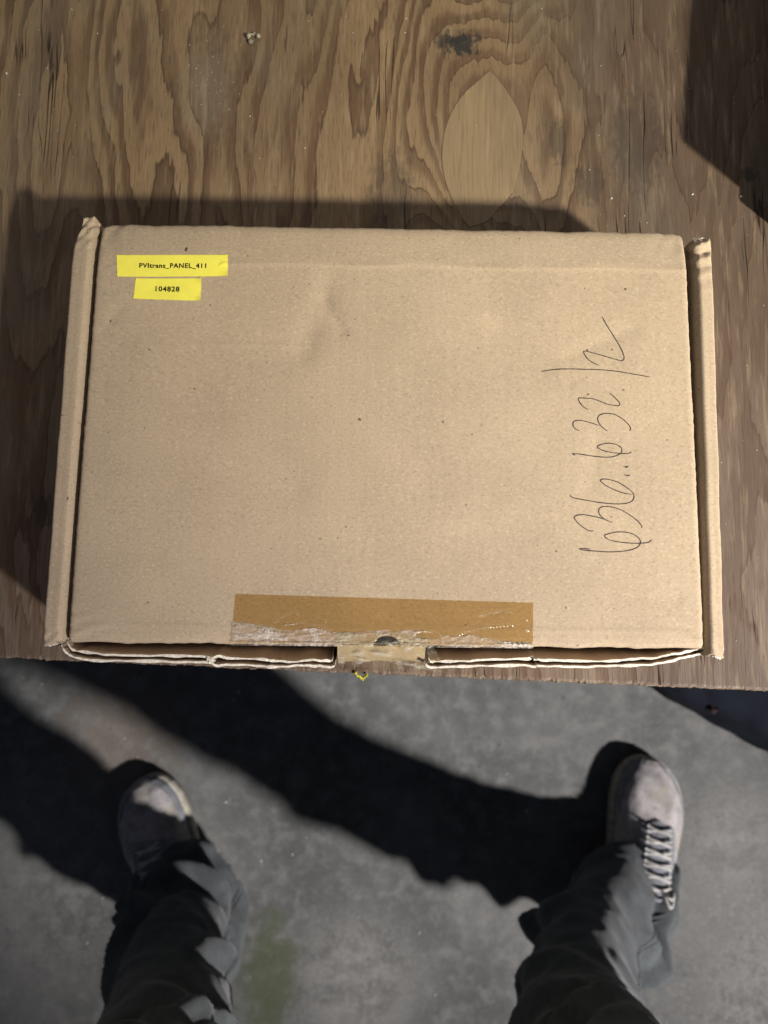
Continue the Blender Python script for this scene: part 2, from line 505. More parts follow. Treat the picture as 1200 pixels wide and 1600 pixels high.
# ------------------------------------------------------------------ workbench
bench = thing('workbench', 'weathered plywood workbench top with dark swirling grain under the carton', 'workbench')
EDGE_A = (-0.2208, -0.1202); EDGE_B = (0.2181, -0.1347)
def edge_y(x):
    t = (x - EDGE_A[0]) / (EDGE_B[0] - EDGE_A[0])
    return EDGE_A[1] + t * (EDGE_B[1] - EDGE_A[1])
xs = np.concatenate([np.linspace(-0.9, -0.30, 9), np.linspace(-0.298, 0.298, 500), np.linspace(0.30, 0.9, 9)])
v = []; f = []; mi = []
rows = []
prof = [(0.75, 0.0), (0.0022, 0.0), (0.0008, -0.0006), (0.0, -0.002), (0.0, -0.006), (0.0, -0.012), (0.0, -0.018), (0.75, -0.018)]
rngw = random.Random(3)
for (dy, dz) in prof:
    for x in xs:
        y = edge_y(x) + dy
        z = TABLE_Z + dz
        if dy < 0.01:
            j = n2(x, 3.3, 240) * 0.0007 + n2(x, 9.1, 900) * 0.0006 + n2(x, 1.0, 40) * 0.0006
            spl = max(0.0, n2(x, 4.0, 520)) ** 2 * 0.0022
            y += j * (1.0 + 0.6 * n2(x, dz * 40, 150)) - (spl if dz > -0.003 else 0.0)
        v.append((x, y, z))
nx = len(xs)
for r in range(len(prof) - 1):
    for i in range(nx - 1):
        a = r * nx + i
        f.append((a, a + 1, a + 1 + nx, a + nx))
        mi.append(0 if r <= 1 else 1)
# back face and ends
last = len(prof) - 1
for i in range(nx - 1):
    a = i; b = last * nx + i
    f.append((a, b, b + 1, a + 1)); mi.append(1)
for i in (0, nx - 1):
    f.append(tuple(r * nx + i for r in range(len(prof)))); mi.append(1)
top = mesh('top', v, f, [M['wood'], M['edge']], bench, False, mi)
bm = bmesh.new(); bm.from_mesh(top.data); bmesh.ops.recalc_face_normals(bm, faces=bm.faces); bm.to_mesh(top.data); bm.free()

PATCH = [(x / 1000, y / 1000) for x, y in [(61.9,253.1),(53.6,244.8),(45.4,236.6),(38.0,224.9),(33.1,211.1),(31.5,199.2),(31.5,187.0),(33.5,175.8),(36.7,166.4),(41.4,156.2),(47.8,146.1),(53.0,147.1),(59.8,150.1),(67.0,158.8),(75.2,169.6),(79.4,182.7),(81.6,195.7),(82.6,208.9),(80.8,222.1),(76.0,233.1),(69.2,244.2)]]
pl = catmull(PATCH + [PATCH[0]], 5)[:-1]
cx = sum(p.x for p in pl) / len(pl); cy = sum(p.y for p in pl) / len(pl)
def ring(scale, z):
    out = []
    for p in pl:
        d = Vector((p.x - cx, p.y - cy, 0)); d2 = d.normalized()
        q = d + d2 * scale
        out.append((cx + q.x, cy + q.y, z))
    return out
N = len(pl)
v = ring(0.0, TABLE_Z + 0.00005) + ring(-0.0001, TABLE_Z + 0.00022) + ring(-0.0006, TABLE_Z + 0.00030)
f = grid_faces(N, 3, True) + [tuple(range(2 * N, 3 * N))]
mesh('boat_patch', v, f, M['patch'], bench)
v = ring(0.00022, TABLE_Z + 0.00009) + ring(-0.0002, TABLE_Z + 0.00009)
mesh('glue_line', v, grid_faces(N, 2, True), M['glue'], bench)
for lx in (-0.82, 0.82):
    for ly in (-0.04, 0.52):
        bm = bmesh.new(); box_bm(bm, lx - .045, lx + .045, ly - .045, ly + .045, 0.0, TABLE_Z - .019)
        bm_obj('leg', bm, M['timber'], bench, bevel=0.004)
for ly in (-0.02, 0.52):
    bm = bmesh.new(); box_bm(bm, -.77, .77, ly - .019, ly + .019, TABLE_Z - .11, TABLE_Z - .019)
    bm_obj('rail', bm, M['timber'], bench, bevel=0.003)

# ------------------------------------------------------------------ carton
carton = thing('cardboard_box', 'brown kraft mailer carton with yellow labels, lying closed on the plywood bench', 'box')

def lid_dz(x, y):
    d = 0.0
    # shallow diagonal dents pressed into the panel
    for (ax, ay, bx, by, w, a) in ((-0.034, 0.078, -0.046, 0.040, 0.0065, -0.0008), (0.056, 0.054, 0.080, 0.034, 0.006, -0.0006),
                                   (0.105, -0.006, 0.100, -0.030, 0.005, -0.0004), (-0.10, -0.02, -0.05, -0.035, 0.012, -0.0005), (0.050, 0.060, 0.092, 0.026, 0.0028, -0.00045), (-0.036, 0.070, -0.026, 0.052, 0.003, -0.0006),
                                   (0.092, 0.040, 0.125, 0.055, 0.004, -0.0004), (-0.105, 0.0435, -0.045, 0.0440, 0.0012, 0.00014), (0.03, -0.06, 0.07, -0.05, 0.010, -0.0004), (-0.142, 0.062, -0.150, 0.050, 0.003, -0.0003), (0.10, -0.07, 0.14, -0.085, 0.006, -0.0004)):
        ux, uy = bx - ax, by - ay; L2 = ux * ux + uy * uy
        t = min(1, max(0, ((x - ax) * ux + (y - ay) * uy) / L2))
        r = math.hypot(x - ax - t * ux, y - ay - t * uy) / w
        d += a * math.exp(-r * r)
    d += 0.0011 * n2(x, y, 9, 1.0) + 0.0003 * n2(x, y, 35, 2.0)
    # crush line near the back fold
    yc = 0.0885 + 0.0012 * n2(x, 0, 30)
    if x > -0.09:
        d += 0.00045 * math.exp(-((y - yc) / 0.0011) ** 2)
    yb = 0.1005 + 0.012 * (x + 0.155) * 0.5
    if x < -0.02:
        d += 0.0004 * math.exp(-((y - 0.1035 - 0.012 * (x + .155)) / 0.0008) ** 2)
    d += 0.00025 * math.exp(-((y + 0.1005 + 0.0006 * n2(x, 4.0, 22)) / 0.0008) ** 2)
    # crushed corners
    for (px, py, a) in ((-0.155, 0.111, 0.0020), (0.155, 0.111, 0.0020), (-0.155, -0.109, 0.0009), (0.155, -0.109, 0.0008)):
        r = math.hypot(x - px, (y - py) * 1.0)
        w = math.exp(-(r / 0.014) ** 2)
        if w > 0.01:
            s = (x - px) * (0.8 if py > 0 else 0.4) + (y - py) * math.copysign(1.0, px) * 1.2
            tri = abs(((s / 0.0085) % 1.0) * 2 - 1)
            d -= w * a * (0.5 + tri)
    return d

secs = [(-0.1068, -0.034), (-0.1080, -0.012), (-0.1087, -0.0050), (-0.1090, -0.0028), (-0.1083, -0.0010), (-0.1068, -0.0003), (-0.1045, 0.0),
        (-0.1012, 0.0001)]
ys = [q for q in np.linspace(-0.1006, 0.0890, 210)]
prof = [(y, z) for y, z in secs]
# finer rows near the front for the thumb notch
extra = []
for i in range(len(prof) - 1):
    (a, b), (c, d) = prof[i], prof[i + 1]
    for k in range(6):
        extra.append((a + (c - a) * k / 6, b + (d - b) * k / 6))
prof = extra + [(y, 0.0001 * 0) for y in ys]
prof += [(0.0925, -0.0001), (0.0965, -0.0004), (0.1010, -0.0009), (0.1060, -0.0015), (0.1090, -0.0022), (0.1106, -0.0032), (0.1115, -0.0050), (0.1119, -0.009), (0.1119, -0.030), (0.1108, -0.064)]
lx = sorted(set(list(np.round(np.linspace(-0.155, 0.155, 311), 5)) + list(np.round(np.arange(-0.0095, 0.0070, 0.0003), 5))))
NX = len(lx); NY = len(prof)
v = []
T = 0.0030
for (y, z) in prof:
    for x in lx:
        e = 0.0
        if abs(x) > 0.1545: e = n2(y, x, 160) * 0.0005 + n2(y, x, 500) * 0.0003
        w = 1.0 if z > -0.004 else max(0.0, 1 + (z + 0.004) / 0.01)
        sk = -0.00003 * 0
        zz = z + lid_dz(x, y) * w
        yy = y
        if abs(y) > 0.107:
            yy += 0.0006 * n2(x, 1.0, 60) + (0.0004 * n2(x, 2.0, 200))
        edge = max(0.0, (abs(x) - 0.1525) / 0.0025)
        skew = -0.0022 * (0.112 - y) / 0.22 * max(0.0, -x / 0.155)
        v.append((x + skew + math.copysign(e, x), yy, LID_Z + zz - 0.0006 * edge * edge * w))
top_n = len(v)
vt = np.array(v).reshape(NY, NX, 3)
# underside: offset along the section normal
for j, (y, z) in enumerate(prof):
    a = prof[max(j - 1, 0)]; b = prof[min(j + 1, NY - 1)]
    ty, tz = b[0] - a[0], b[1] - a[1]; L = math.hypot(ty, tz)
    ny, nz = -tz / L, ty / L
    for i in range(NX):
        p = vt[j, i]
        v.append((p[0], p[1] - ny * T, p[2] - nz * T))
NCX, NCY, NCR = -0.0015, -0.1095, 0.0066
def notch(i, j):
    x = 0.5 * (lx[i] + lx[i + 1]); y = 0.5 * (prof[j][0] + prof[j + 1][0]); z = prof[j][1]
    return z > -0.006 and math.hypot(x - NCX, (y - NCY) * 1.25) < NCR
f = []; mi = []
for j in range(NY - 1):
    for i in range(NX - 1):
        if notch(i, j): continue
        a = j * NX + i
        f.append((a, a + 1, a + 1 + NX, a + NX)); mi.append(0)
        a += top_n
        f.append((a, a + NX, a + 1 + NX, a + 1)); mi.append(1)
for j in range(NY - 1):
    for i in (0, NX - 1):
        a = j * NX + i
        q = (a, a + NX, a + NX + top_n, a + top_n)
        f.append(q if i == 0 else q[::-1]); mi.append(2)
for i in range(NX - 1):
    f.append((i, i + top_n, i + 1 + top_n, i + 1)); mi.append(2)
lid = mesh('lid', v, f, [M['kraft'], M['kraft_in'], M['kraft']], carton, True, mi)
from bisect import bisect
prof_y = [p[0] for p in prof[6:-3]]
def lid_z(x, y):
    z = 0.0
    for k in range(6, NY - 4):
        if prof[k][0] <= y <= prof[k + 1][0] and prof[k][1] > -0.01:
            t = (y - prof[k][0]) / max(1e-9, prof[k + 1][0] - prof[k][0])
            z = prof[k][1] * (1 - t) + prof[k + 1][1] * t
            break
    return LID_Z + z + lid_dz(x, y)

# rolled side walls
def side_wall(side):
    # inner / outer edge of the rolled rim at back and front
    if side > 0:
        ib, if_, ob, of = 0.1600, 0.1566, 0.1698, 0.1652; y0, y1 = -0.1135, 0.1075
    else:
        ib, if_, ob, of = 0.1578, 0.1600, 0.1688, 0.1700; y0, y1 = -0.1100, 0.1135
    n = 260
    v = []; pr = None
    for j in range(n):
        t = j / (n - 1)
        y = y0 + (y1 - y0) * t
        xi = if_ + (ib - if_) * t; xo = of + (ob - of) * t
        w = xo - xi
        wob = 0.0004 * n2(y, side, 40) + 0.0002 * n2(y, side, 160)
        back = math.exp(-((y1 - y) / (0.017 if side > 0 else 0.012)) ** 2); front = math.exp(-((y - y0) / 0.006) ** 2)
        h = -0.0002 + 0.0005 * n2(y, 5 + side, 25)
        P = [(xi + 0.001, -0.062), (xi, -0.030), (xi, -0.008), (xi + 0.0001, -0.0042), (xi + 0.0005, -0.0020), (xi + 0.0013, -0.0006), (xi + 0.0024, 0.0004), (xi + 0.0032, 0.0006),
             (xi + w * .50, 0.0002), (xi + w * .70, 0.0001), (xi + w * .86, 0.0), (xi + w * .94, -0.0002), (xi + w * .985, -0.0008), (xi + w, -0.0022), (xi + w * 0.985, -0.010), (xi + w * .95, -0.030), (xi + w * .90, -0.0645)]
        for k, (x, z) in enumerate(P):
            frac = (x - xi) / w
            dz = dx = 0.0
            if 3 <= k <= 14:
                # crumpled back end, folded over in creases
                s = (y1 - y) + (0.35 if side > 0 else -1.1) * (frac - 0.5) * w
                tri = abs(((s / (0.0085 if side > 0 else 0.0075)) % 1.0) * 2 - 1)
                dz -= back * 0.0034 * tri + back * 0.0012 * n2(y * 3, frac * 0.3, 60)
                if side < 0: dx -= 0.0032 * frac * math.exp(-((y1 - y) / 0.012) ** 2)
                dx += back * (0.0016 * (tri - 0.5) + 0.001 * n2(y, frac, 90))
                s2 = (y - y0) + 0.9 * (frac - 0.4) * w
                tri2 = abs(((s2 / 0.006) % 1.0) * 2 - 1)
                dz -= front * 0.0016 * tri2
                dx += front * 0.0005 * n2(y, frac, 300)
            dx += wob * (0.3 + 0.7 * frac)
            yy = y
            if j in (0, n - 1):
                yy += 0.0012 * n2(frac * 0.05, 2.0 + side, 120)
                if side < 0 and j == 0: yy += 0.0025 * frac * -0.3 + 0.0030 * max(0, 0.55 - frac)
                if side > 0 and j == 0: yy += 0.0035 * max(0, 0.8 - frac)
            v.append((side * (x + dx), yy, LID_Z + z + (h if k > 2 and k < 15 else 0) + dz))
    K = 17
    f = grid_faces(K, n)
    f.append(tuple(range(K))); f.append(tuple(range((n - 1) * K, n * K)))
    mi = [0] * len(f)
    o = mesh('side_wall', v, f, [M['kraft'], M['kraft_in']], carton, True, mi)
    bm = bmesh.new(); bm.from_mesh(o.data); bmesh.ops.recalc_face_normals(bm, faces=bm.faces); bm.to_mesh(o.data); bm.free()
    # the cut ends of the roll: ragged pale board layers
    for end in (0, 1):
        y = y0 if end == 0 else y1
        bmv = []; bmf = []
        xi = (if_ if end == 0 else ib); xo = (of if end == 0 else ob - (0.0050 if side < 0 else 0.0006))
        nn = 26
        for q in range(nn):
            t = q / (nn - 1)
            x = xi + 0.001 + (xo - xi - 0.0015) * t
            zz = LID_Z - 0.0012 - 0.0022 * abs(n2(t, side * 3 + end, 6)) - (0.002 if end else 0.0008)
            yy = y + (0.0009 if end else -0.0009) * (0.6 + 1.4 * abs(n2(t, side + end * 4, 11))) + ((0.0030 * max(0, 0.55 - t) if side < 0 else 0.0030 * max(0, 0.8 - t)) if end == 0 else 0)
            yb = yy + (-0.0030 if end else 0.0030)
            bmv += [(side * x, yy, zz), (side * x, yb, zz + 0.0004), (side * x, yy, zz - 0.0009)]
        for q in range(nn - 1):
            a = 3 * q
            bmf += [(a, a + 3, a + 4, a + 1), (a + 2, a + 5, a + 3, a)]
        mesh('torn_end', bmv, bmf, M['paper_edge'], o)
    return o
side_wall(-1)
side_wall(1)

# front wall: two splayed leaves of split board either side of the lock tab
def leaf(path, hi_twist):
    P = catmull([(x / 1000, y / 1000) for x, y in path], 12)
    root = None
    n = len(P)
    for ply in (0, 1):
        # ply 0 outer, ply 1 inner
        off = 0.0 if ply == 0 else 0.0028
        th = 0.0011
        v = []; mi = []
        for i, p in enumerate(P):
            t = i / (n - 1)
            a = P[max(i - 1, 0)]; b = P[min(i + 1, n - 1)]
            tn = (b - a).normalized(); nr = Vector((-tn.y, tn.x, 0))      # towards the inside
            if nr.y < 0: nr = -nr
            o = off + (0.0009 * n2(t, 3 * ply + hi_twist, 7) + 0.0004 * n2(t, ply, 40)) * min(1, t * 8, (1 - t) * 8)
            o += (0.0011 if ply else -0.0009) * math.exp(-((t - (0.56 if not hi_twist else 0.40)) / 0.012) ** 2) - (0.0008 * math.exp(-((t - 0.78) / 0.02) ** 2) if ply else 0.0)
            ztop = LID_Z - 0.0035 + 0.0016 * n2(t, 7 + ply, 9) - (0.0010 if ply else 0.0) + 0.0003 * n2(t, ply, 70)
            if hi_twist and t > 0.72 and ply == 0:
                ztop -= (t - 0.72) * 0.012
            thk = th * (1.0 + 0.9 * n2(t, 11 + ply, 22))
            q = p + nr * o
            lean = q.y - (-0.1085 + (0.0035 if ply else 0.0))            # base of the wall further in
            for (fr, zz) in ((0.0, ztop), (0.12, ztop - 0.006), (0.45, ztop - 0.018), (1.0, TABLE_Z + 0.001)):
                yy = q.y - lean * fr
                v.append((q.x, yy - 0.5 * thk, zz))
                v.append((q.x, yy + 0.5 * thk, zz))
        f = []
        for i in range(n - 1):
            a = i * 8; b = a + 8
            f.append((a, a + 1, b + 1, b)); mi.append(1)
            for s in range(3):
                f.append((a + 2 * s, b + 2 * s, b + 2 * s + 2, a + 2 * s + 2)); mi.append(0)
                f.append((a + 2 * s + 1, a + 2 * s + 3, b + 2 * s + 3, b + 2 * s + 1)); mi.append(2)
        for a in (0, (n - 1) * 8):
            for s in range(3):
                f.append((a + 2 * s, a + 2 * s + 1, a + 2 * s + 3, a + 2 * s + 2)); mi.append(1)
        if ply == 0:
            root = mesh('front_wall', v, f, [M['kraft'], M['paper_edge'], M['kraft_in']], carton, False, mi)
        else:
            mesh('inner_ply', v, f, [M['kraft'], M['paper_edge'], M['kraft_in']], root, False, mi)
    # the outer tip where the two plies wrap round
    return root
leaf([(-161.9,-110.4),(-158.8,-114.7),(-153.1,-116.4),(-138.4,-117.8),(-112.0,-117.9),(-90.2,-118.3),(-87.0,-118.9),(-65.2,-119.3),(-55.8,-120.1),(-40.2,-119.3),(-29.3,-119.8),(-26.8,-118.9)], 0)
leaf([(17.3,-117.2),(19.8,-119.4),(28.6,-119.3),(47.4,-118.5),(71.9,-117.9),(74.1,-118.2),(100.8,-118.6),(118.2,-117.8),(135.6,-115.8),(149.9,-113.2),(159.8,-110.9)], 1)
# low middle of the front wall, back wall and bottom
bm = bmesh.new(); box_bm(bm, -0.027, 0.0195, -0.1145, -0.1115, TABLE_Z + 0.001, LID_Z - 0.030)
bm_obj('lock_panel', bm, M['kraft'], carton, bevel=0.0006)
bm = bmesh.new(); box_bm(bm, -0.1560, 0.1560, -0.1080, 0.1060, TABLE_Z + 0.0003, TABLE_Z + 0.0035)
bm_obj('bottom', bm, M['kraft_in'], carton, bevel=0.0005)

# lock tab in the gap, bent over the front
v = []; cols = 40
sec = [(-0.1088, -0.0012), (-0.1100, -0.0022), (-0.1125, -0.0042), (-0.1150, -0.0068), (-0.1168, -0.0095), (-0.1172, -0.0125), (-0.1165, -0.030)]
for (y, z) in sec:
    for i in range(cols):
        t = i / (cols - 1); x = -0.0258 + 0.0435 * t
        v.append((x, y + 0.0006 * n2(x, z, 110), LID_Z + z + 0.0006 * n2(x, y, 130)))
mesh('lock_tab', v, grid_faces(cols, len(sec)), M['kraft'], carton, True)

# ------------------------------------------------------------------ packing tape
MILK = [(x / 1000, y / 1000) for x, y in [(-77.0,-98.2),(-67.4,-99.2),(-60.3,-100.4),(-53.2,-101.9),(-47.5,-102.3),(-41.9,-101.4),(-36.2,-101.0),(-29.1,-102.7),(-22.8,-103.2),(-16.4,-102.9),(-10.7,-102.2),(-6.5,-101.6),(-6.0,-101.8),(-1.8,-101.4),(1.8,-102.4),(8.1,-101.3),(15.2,-101.9),(22.3,-102.9),(25.9,-103.9),(30.8,-104.5),(35.1,-104.2),(39.4,-103.4),(45.0,-104.4),(52.8,-105.7),(57.8,-106.6),(64.9,-106.8),(70.9,-107.1)]]
WRINKLES = [catmull([(x / 1000, y / 1000) for x, y in w], 6) for w in [
    [(-57.5,-98.4),(-53.4,-95.9),(-46.3,-93.9)],
    [(-51.5,-99.8),(-44.8,-99.0),(-36.3,-100.3),(-27.7,-102.7),(-20.6,-104.7),(-13.5,-106.0),(-7.8,-107.7)],
    [(-32.1,-97.8),(-32.2,-100.3)],
    [(43.7,-94.2),(49.4,-92.8),(55.8,-92.0),(61.5,-92.8),(67.2,-95.5)],
    [(29.4,-105.3),(36.5,-102.4),(43.6,-100.2),(50.8,-99.2),(60.0,-98.4)],
    [(28.7,-108.8),(33.0,-106.6),(37.9,-104.1)],
    [(1.1,-103.1),(8.1,-101.6),(16.7,-101.9),(24.5,-103.6),(25.7,-108.8)],
    [(67.1,-100.7),(71.0,-101.0)],
    [(39.3,-109.0),(40.4,-107.2)],
    [(-72.7,-109.1),(-57.9,-108.4),(-44.5,-109.0),(-27.6,-109.5)],
    [(-5.2,-108.9),(8.2,-109.2),(25.2,-109.3)],
    [(-75.2,-100.4),(-67.3,-101.3),(-58.1,-103.0),(-48.2,-103.6)],
    [(-54.5,-106.5),(-47.5,-105.3),(-39.0,-104.2),(-30.5,-104.5)],
    [(40.1,-104.1),(47.9,-106.1),(56.4,-106.9),(69.8,-108.1)]]]
mx = np.array([p[0] for p in MILK]); my = np.array([p[1] for p in MILK])
order = np.argsort(mx); mx = mx[order]; my = my[order]
NU, NV = 380, 90
v = []; milk = []
wr = [np.array([(p.x, p.y) for p in w]) for w in WRINKLES]
for j in range(NV):
    s = j / (NV - 1)
    for i in range(NU):
        t = i / (NU - 1)
        ytop = -0.0846 + (-0.0874 + 0.0846) * t
        xl = -0.0765 - 0.0012 * (s if s < 1 else 1) + 0.0004 * n2(s, 2.0, 8); xr = 0.0709 - 0.0004 * s + 0.0002 * n2(s, 5.0, 20)
        x = xl + (xr - xl) * t
        yend = -0.1096
        y = ytop + (yend - ytop) * s
        d = 9.0
        for w in wr:
            d = min(d, float(np.min(np.hypot(w[:, 0] - x, w[:, 1] - y))))
        yb = float(np.interp(x, mx, my)) + 0.0008 * n2(x, 0.3, 300)
        mk = min(1.0, max(0.0, 0.5 + (yb - y) / 0.0014))
        # an island that still sticks
        isl = math.hypot((x - 0.0192) / 0.0072, (y + 0.1040) / 0.0017)
        if isl < 1.0: mk = 0.0
        line = math.exp(-(d / 0.00080) ** 2)
        mk = max(mk, (0.50 + 0.25 * n2(x, y, 260)) * line)
        if math.hypot(x - NCX, (y - NCY) * 1.25) < NCR * 1.02: mk = 0.0
        milk.append(mk)
        lift = 0.00018 + 0.0004 * line + mk * (0.0003 + 0.0005 * abs(n2(x, y * 2.2, 190)) + 0.0003 * abs(n2(x, y, 420)))
        if y < -0.1075:
            z = LID_Z - 0.0004 + lid_dz(x, -0.1075) + lift + 0.0005
        else:
            z = lid_z(x, y) + lift
        v.append((x, y, z))
tape = mesh('packing_tape', v, grid_faces(NU, NV), M['tape'], carton, True)
at = tape.data.attributes.new('milk', 'FLOAT', 'POINT')
at.data.foreach_set('value', milk)
tape['label'] = 'strip of clear tape, golden where it sticks and milky where it peels'
# loose film folded down over the lock tab
v = []; cols = 90
sec = [(-0.1035, 0.0008), (-0.1065, 0.0007), (-0.1090, 0.0004), (-0.1102, -0.0006), (-0.1120, -0.0022), (-0.1140, -0.0044), (-0.1160, -0.0068), (-0.1178, -0.0085), (-0.1190, -0.0100), (-0.1194, -0.0130)]
for k, (y, z) in enumerate(sec):
    for i in range(cols):
        t = i / (cols - 1)
        x = -0.0255 + (0.0445 + 0.0012 * k) * t
        v.append((x, y - 0.0004 * t * k + 0.0009 * n2(x, z, 160), LID_Z + z + 0.0006 + 0.0013 * abs(n2(x * 1.0, y, 190))))
mesh('film_flap', v, grid_faces(cols, len(sec)), M['film'], tape, True)

# ------------------------------------------------------------------ labels
def quad_slab(name, c, mat, parent, up=0.00022):
    nx_, ny_ = 24, 8
    v = []
    for j in range(ny_):
        for i in range(nx_):
            a = i / (nx_ - 1); b = j / (ny_ - 1)
            p = (Vector(c[0]) * (1 - a) + Vector(c[1]) * a) * (1 - b) + (Vector(c[3]) * (1 - a) + Vector(c[2]) * a) * b
            cl = max(0.0, abs(2 * a - 1) - 0.86) * max(0.0, abs(2 * b - 1) - 0.3)
            v.append((p.x, p.y, lid_z(p.x, p.y) + up + 0.004 * cl * (0.5 + a)))
    f = [q[::-1] for q in grid_faces(nx_, ny_)]
    # thin side skirt
    rim = [i for i in range(nx_)] + [j * nx_ + nx_ - 1 for j in range(1, ny_)] + [(ny_ - 1) * nx_ + i for i in range(nx_ - 2, -1, -1)] + [j * nx_ for j in range(ny_ - 2, 0, -1)]
    base = len(v)
    for r in rim: v.append((v[r][0], v[r][1], v[r][2] - up))
    R = len(rim)
    for k in range(R):
        f.append((rim[k], rim[(k + 1) % R], base + (k + 1) % R, base + k))
    return mesh(name, v, f, mat, parent, False)

def lettering(body, x0, x1, y0, y1, tilt, parent, spacing=1.12):
    cu = bpy.data.curves.new('lettering', 'FONT')
    cu.body = body
    cu.size = 1.0
    cu.offset = 0.024
    cu.space_character = spacing
    cu.resolution_u = 4
    tmp = bpy.data.objects.new('tmp', cu)
    COL.objects.link(tmp)
    bpy.context.view_layer.update()
    me = bpy.data.meshes.new_from_object(tmp.evaluated_get(bpy.context.evaluated_depsgraph_get()))
    bpy.data.objects.remove(tmp, do_unlink=True)
    co = np.empty(len(me.vertices) * 3); me.vertices.foreach_get('co', co); co = co.reshape(-1, 3)
    lo = co.min(0); hi = co.max(0)
    cap = 0.729
    base = 0.0
    for p in co:
        x = x0 + (p[0] - lo[0]) / (hi[0] - lo[0]) * (x1 - x0)
        y = y0 + (p[1] - base) / cap * (y1 - y0) + tilt * (x - x0)
        p[0], p[1] = x, y
        p[2] = lid_z(x, y) + 0.00040
    me.vertices.foreach_set('co', co.ravel())
    me.update()
    return link('lettering', me, M['ink'], parent)

lab = quad_slab('label', [(-0.1455, 0.0920, 0), (-0.0871, 0.0929, 0), (-0.0867, 0.0812, 0), (-0.1444, 0.0800, 0)], M['yellow'], carton)
lab['label'] = 'wide yellow label printed PVItrans_PANEL_411'
lettering('PVItrans_PANEL_411', -0.1332, -0.0982, 0.08505, 0.08765, 0.010, lab)
lab2 = quad_slab('label', [(-0.1347, 0.0792, 0), (-0.1006, 0.0798, 0), (-0.1005, 0.0676, 0), (-0.1354, 0.0681, 0)], M['yellow'], carton)
lab2['label'] = 'narrow yellow label printed 104828'
lettering('104828', -0.1241, -0.1116, 0.07230, 0.07505, 0.002, lab2, 1.15)

# ------------------------------------------------------------------ handwriting
STROKES = [
    [(109.6,61.8),(111.9,57.3),(115.4,51.5),(118.3,46.1),(120.2,41.2),(120.4,39.2),(119.4,38.0),(118.0,38.1),(111.4,40.0),(105.9,41.7),(101.5,42.9),(99.7,42.9),(100.1,41.2),(101.7,38.6),(104.6,36.5),(107.4,35.4)],
    [(77.1,31.7),(80.5,32.4),(84.1,33.0),(91.8,33.2),(99.6,33.1),(107.3,33.0),(116.2,32.2),(125.0,30.8),(133.8,29.3)],
    [(112.2,20.5),(114.6,18.3),(116.7,16.0),(117.4,14.7),(116.7,13.8),(114.5,13.9),(110.6,14.6),(106.8,16.2),(103.0,17.4),(99.2,17.6),(96.7,17.7),(96.0,16.9),(96.9,14.9),(98.8,12.7),(101.1,11.5)],
    [(96.2,0.3),(94.1,1.2),(92.9,3.0),(93.1,4.7),(94.7,5.7),(97.8,5.6),(102.1,4.5),(106.5,3.1)],
    [(110.5,0.3),(108.1,2.1),(106.5,4.0),(105.7,6.0),(105.9,7.7),(107.2,8.9),(109.9,9.6),(113.8,9.3),(117.0,7.8),(120.2,5.3),(122.4,2.3),(122.0,0.6)],
    [(93.7,-12.5),(92.3,-11.9),(93.5,-11.7),(98.1,-12.2),(104.1,-12.9),(109.2,-13.3),(112.9,-13.0),(116.2,-11.7),(117.6,-9.9),(117.0,-8.0),(115.0,-6.7),(111.7,-6.0),(108.5,-6.3),(105.9,-7.2),(105.2,-8.0),(106.1,-8.9),(109.3,-10.2),(113.9,-11.0),(118.5,-11.3),(121.3,-11.0),(122.6,-10.2)],
    [(118.2,-17.9),(120.6,-18.0),(118.7,-18.7)],
    [(118.4,-22.2),(119.8,-22.7),(120.9,-22.5),(121.1,-23.1)],
    [(90.4,-32.9),(91.3,-34.0),(94.3,-34.9),(98.9,-35.7),(104.4,-36.6),(111.2,-37.3),(115.8,-37.3),(120.0,-36.7),(122.3,-35.2),(123.0,-33.1),(122.0,-31.0),(119.3,-28.8),(115.7,-26.5),(112.1,-25.2),(108.4,-24.6),(106.4,-25.0),(106.5,-26.0),(108.8,-27.9),(112.4,-29.8),(116.9,-31.5),(122.0,-32.4)],
    [(101.9,-51.1),(100.1,-51.2),(97.6,-50.0),(94.4,-47.5),(92.5,-44.8),(93.4,-43.5),(96.8,-43.0),(101.4,-43.7),(106.4,-44.8),(107.5,-45.5)],
    [(111.3,-46.8),(108.2,-45.5),(106.0,-43.9),(104.8,-41.6),(105.4,-39.5),(108.0,-38.7),(112.1,-39.1),(116.6,-40.6),(121.1,-43.3),(124.7,-46.2),(126.2,-48.3),(126.5,-49.4)],
    [(100.3,-60.5),(96.9,-60.1),(94.6,-60.4),(96.8,-60.9),(101.4,-61.3),(108.7,-61.7),(115.0,-61.4),(120.5,-60.5),(124.2,-58.8),(125.5,-56.5),(124.4,-54.3),(121.7,-52.5),(117.6,-51.6),(113.1,-51.7),(108.9,-52.7),(107.4,-53.5),(108.2,-54.7),(110.7,-55.9),(115.2,-56.7),(122.0,-57.2),(128.0,-56.9),(130.3,-56.1),(131.2,-55.1)]]
v = []; f = []
for si, s in enumerate(STROKES):
    P = catmull([(x / 1000, y / 1000) for x, y in s], 8)
    n = len(P); base = len(v)
    for i, p in enumerate(P):
        t = (P[min(i + 1, n - 1)] - P[max(i - 1, 0)])
        t = t.normalized() if t.length > 0 else Vector((1, 0, 0))
        nr = Vector((-t.y, t.x, 0))
        w = 0.00024 * (0.95 + 0.30 * n2(i * 0.13, si, 1.0)) * min(1.0, 0.45 + 0.12 * min(i, n - 1 - i))
        for sg in (-1, 1):
            q = p + nr * w * sg
            v.append((q.x, q.y, lid_z(q.x, q.y) + 0.00014))
    for i in range(n - 1):
        a = base + 2 * i
        f.append((a, a + 2, a + 3, a + 1))
hw = mesh('handwriting', v, f, M['pen'], carton)
hw['label'] = 'thin black pen handwriting 636.632/2 running up the lid'
v = []; 
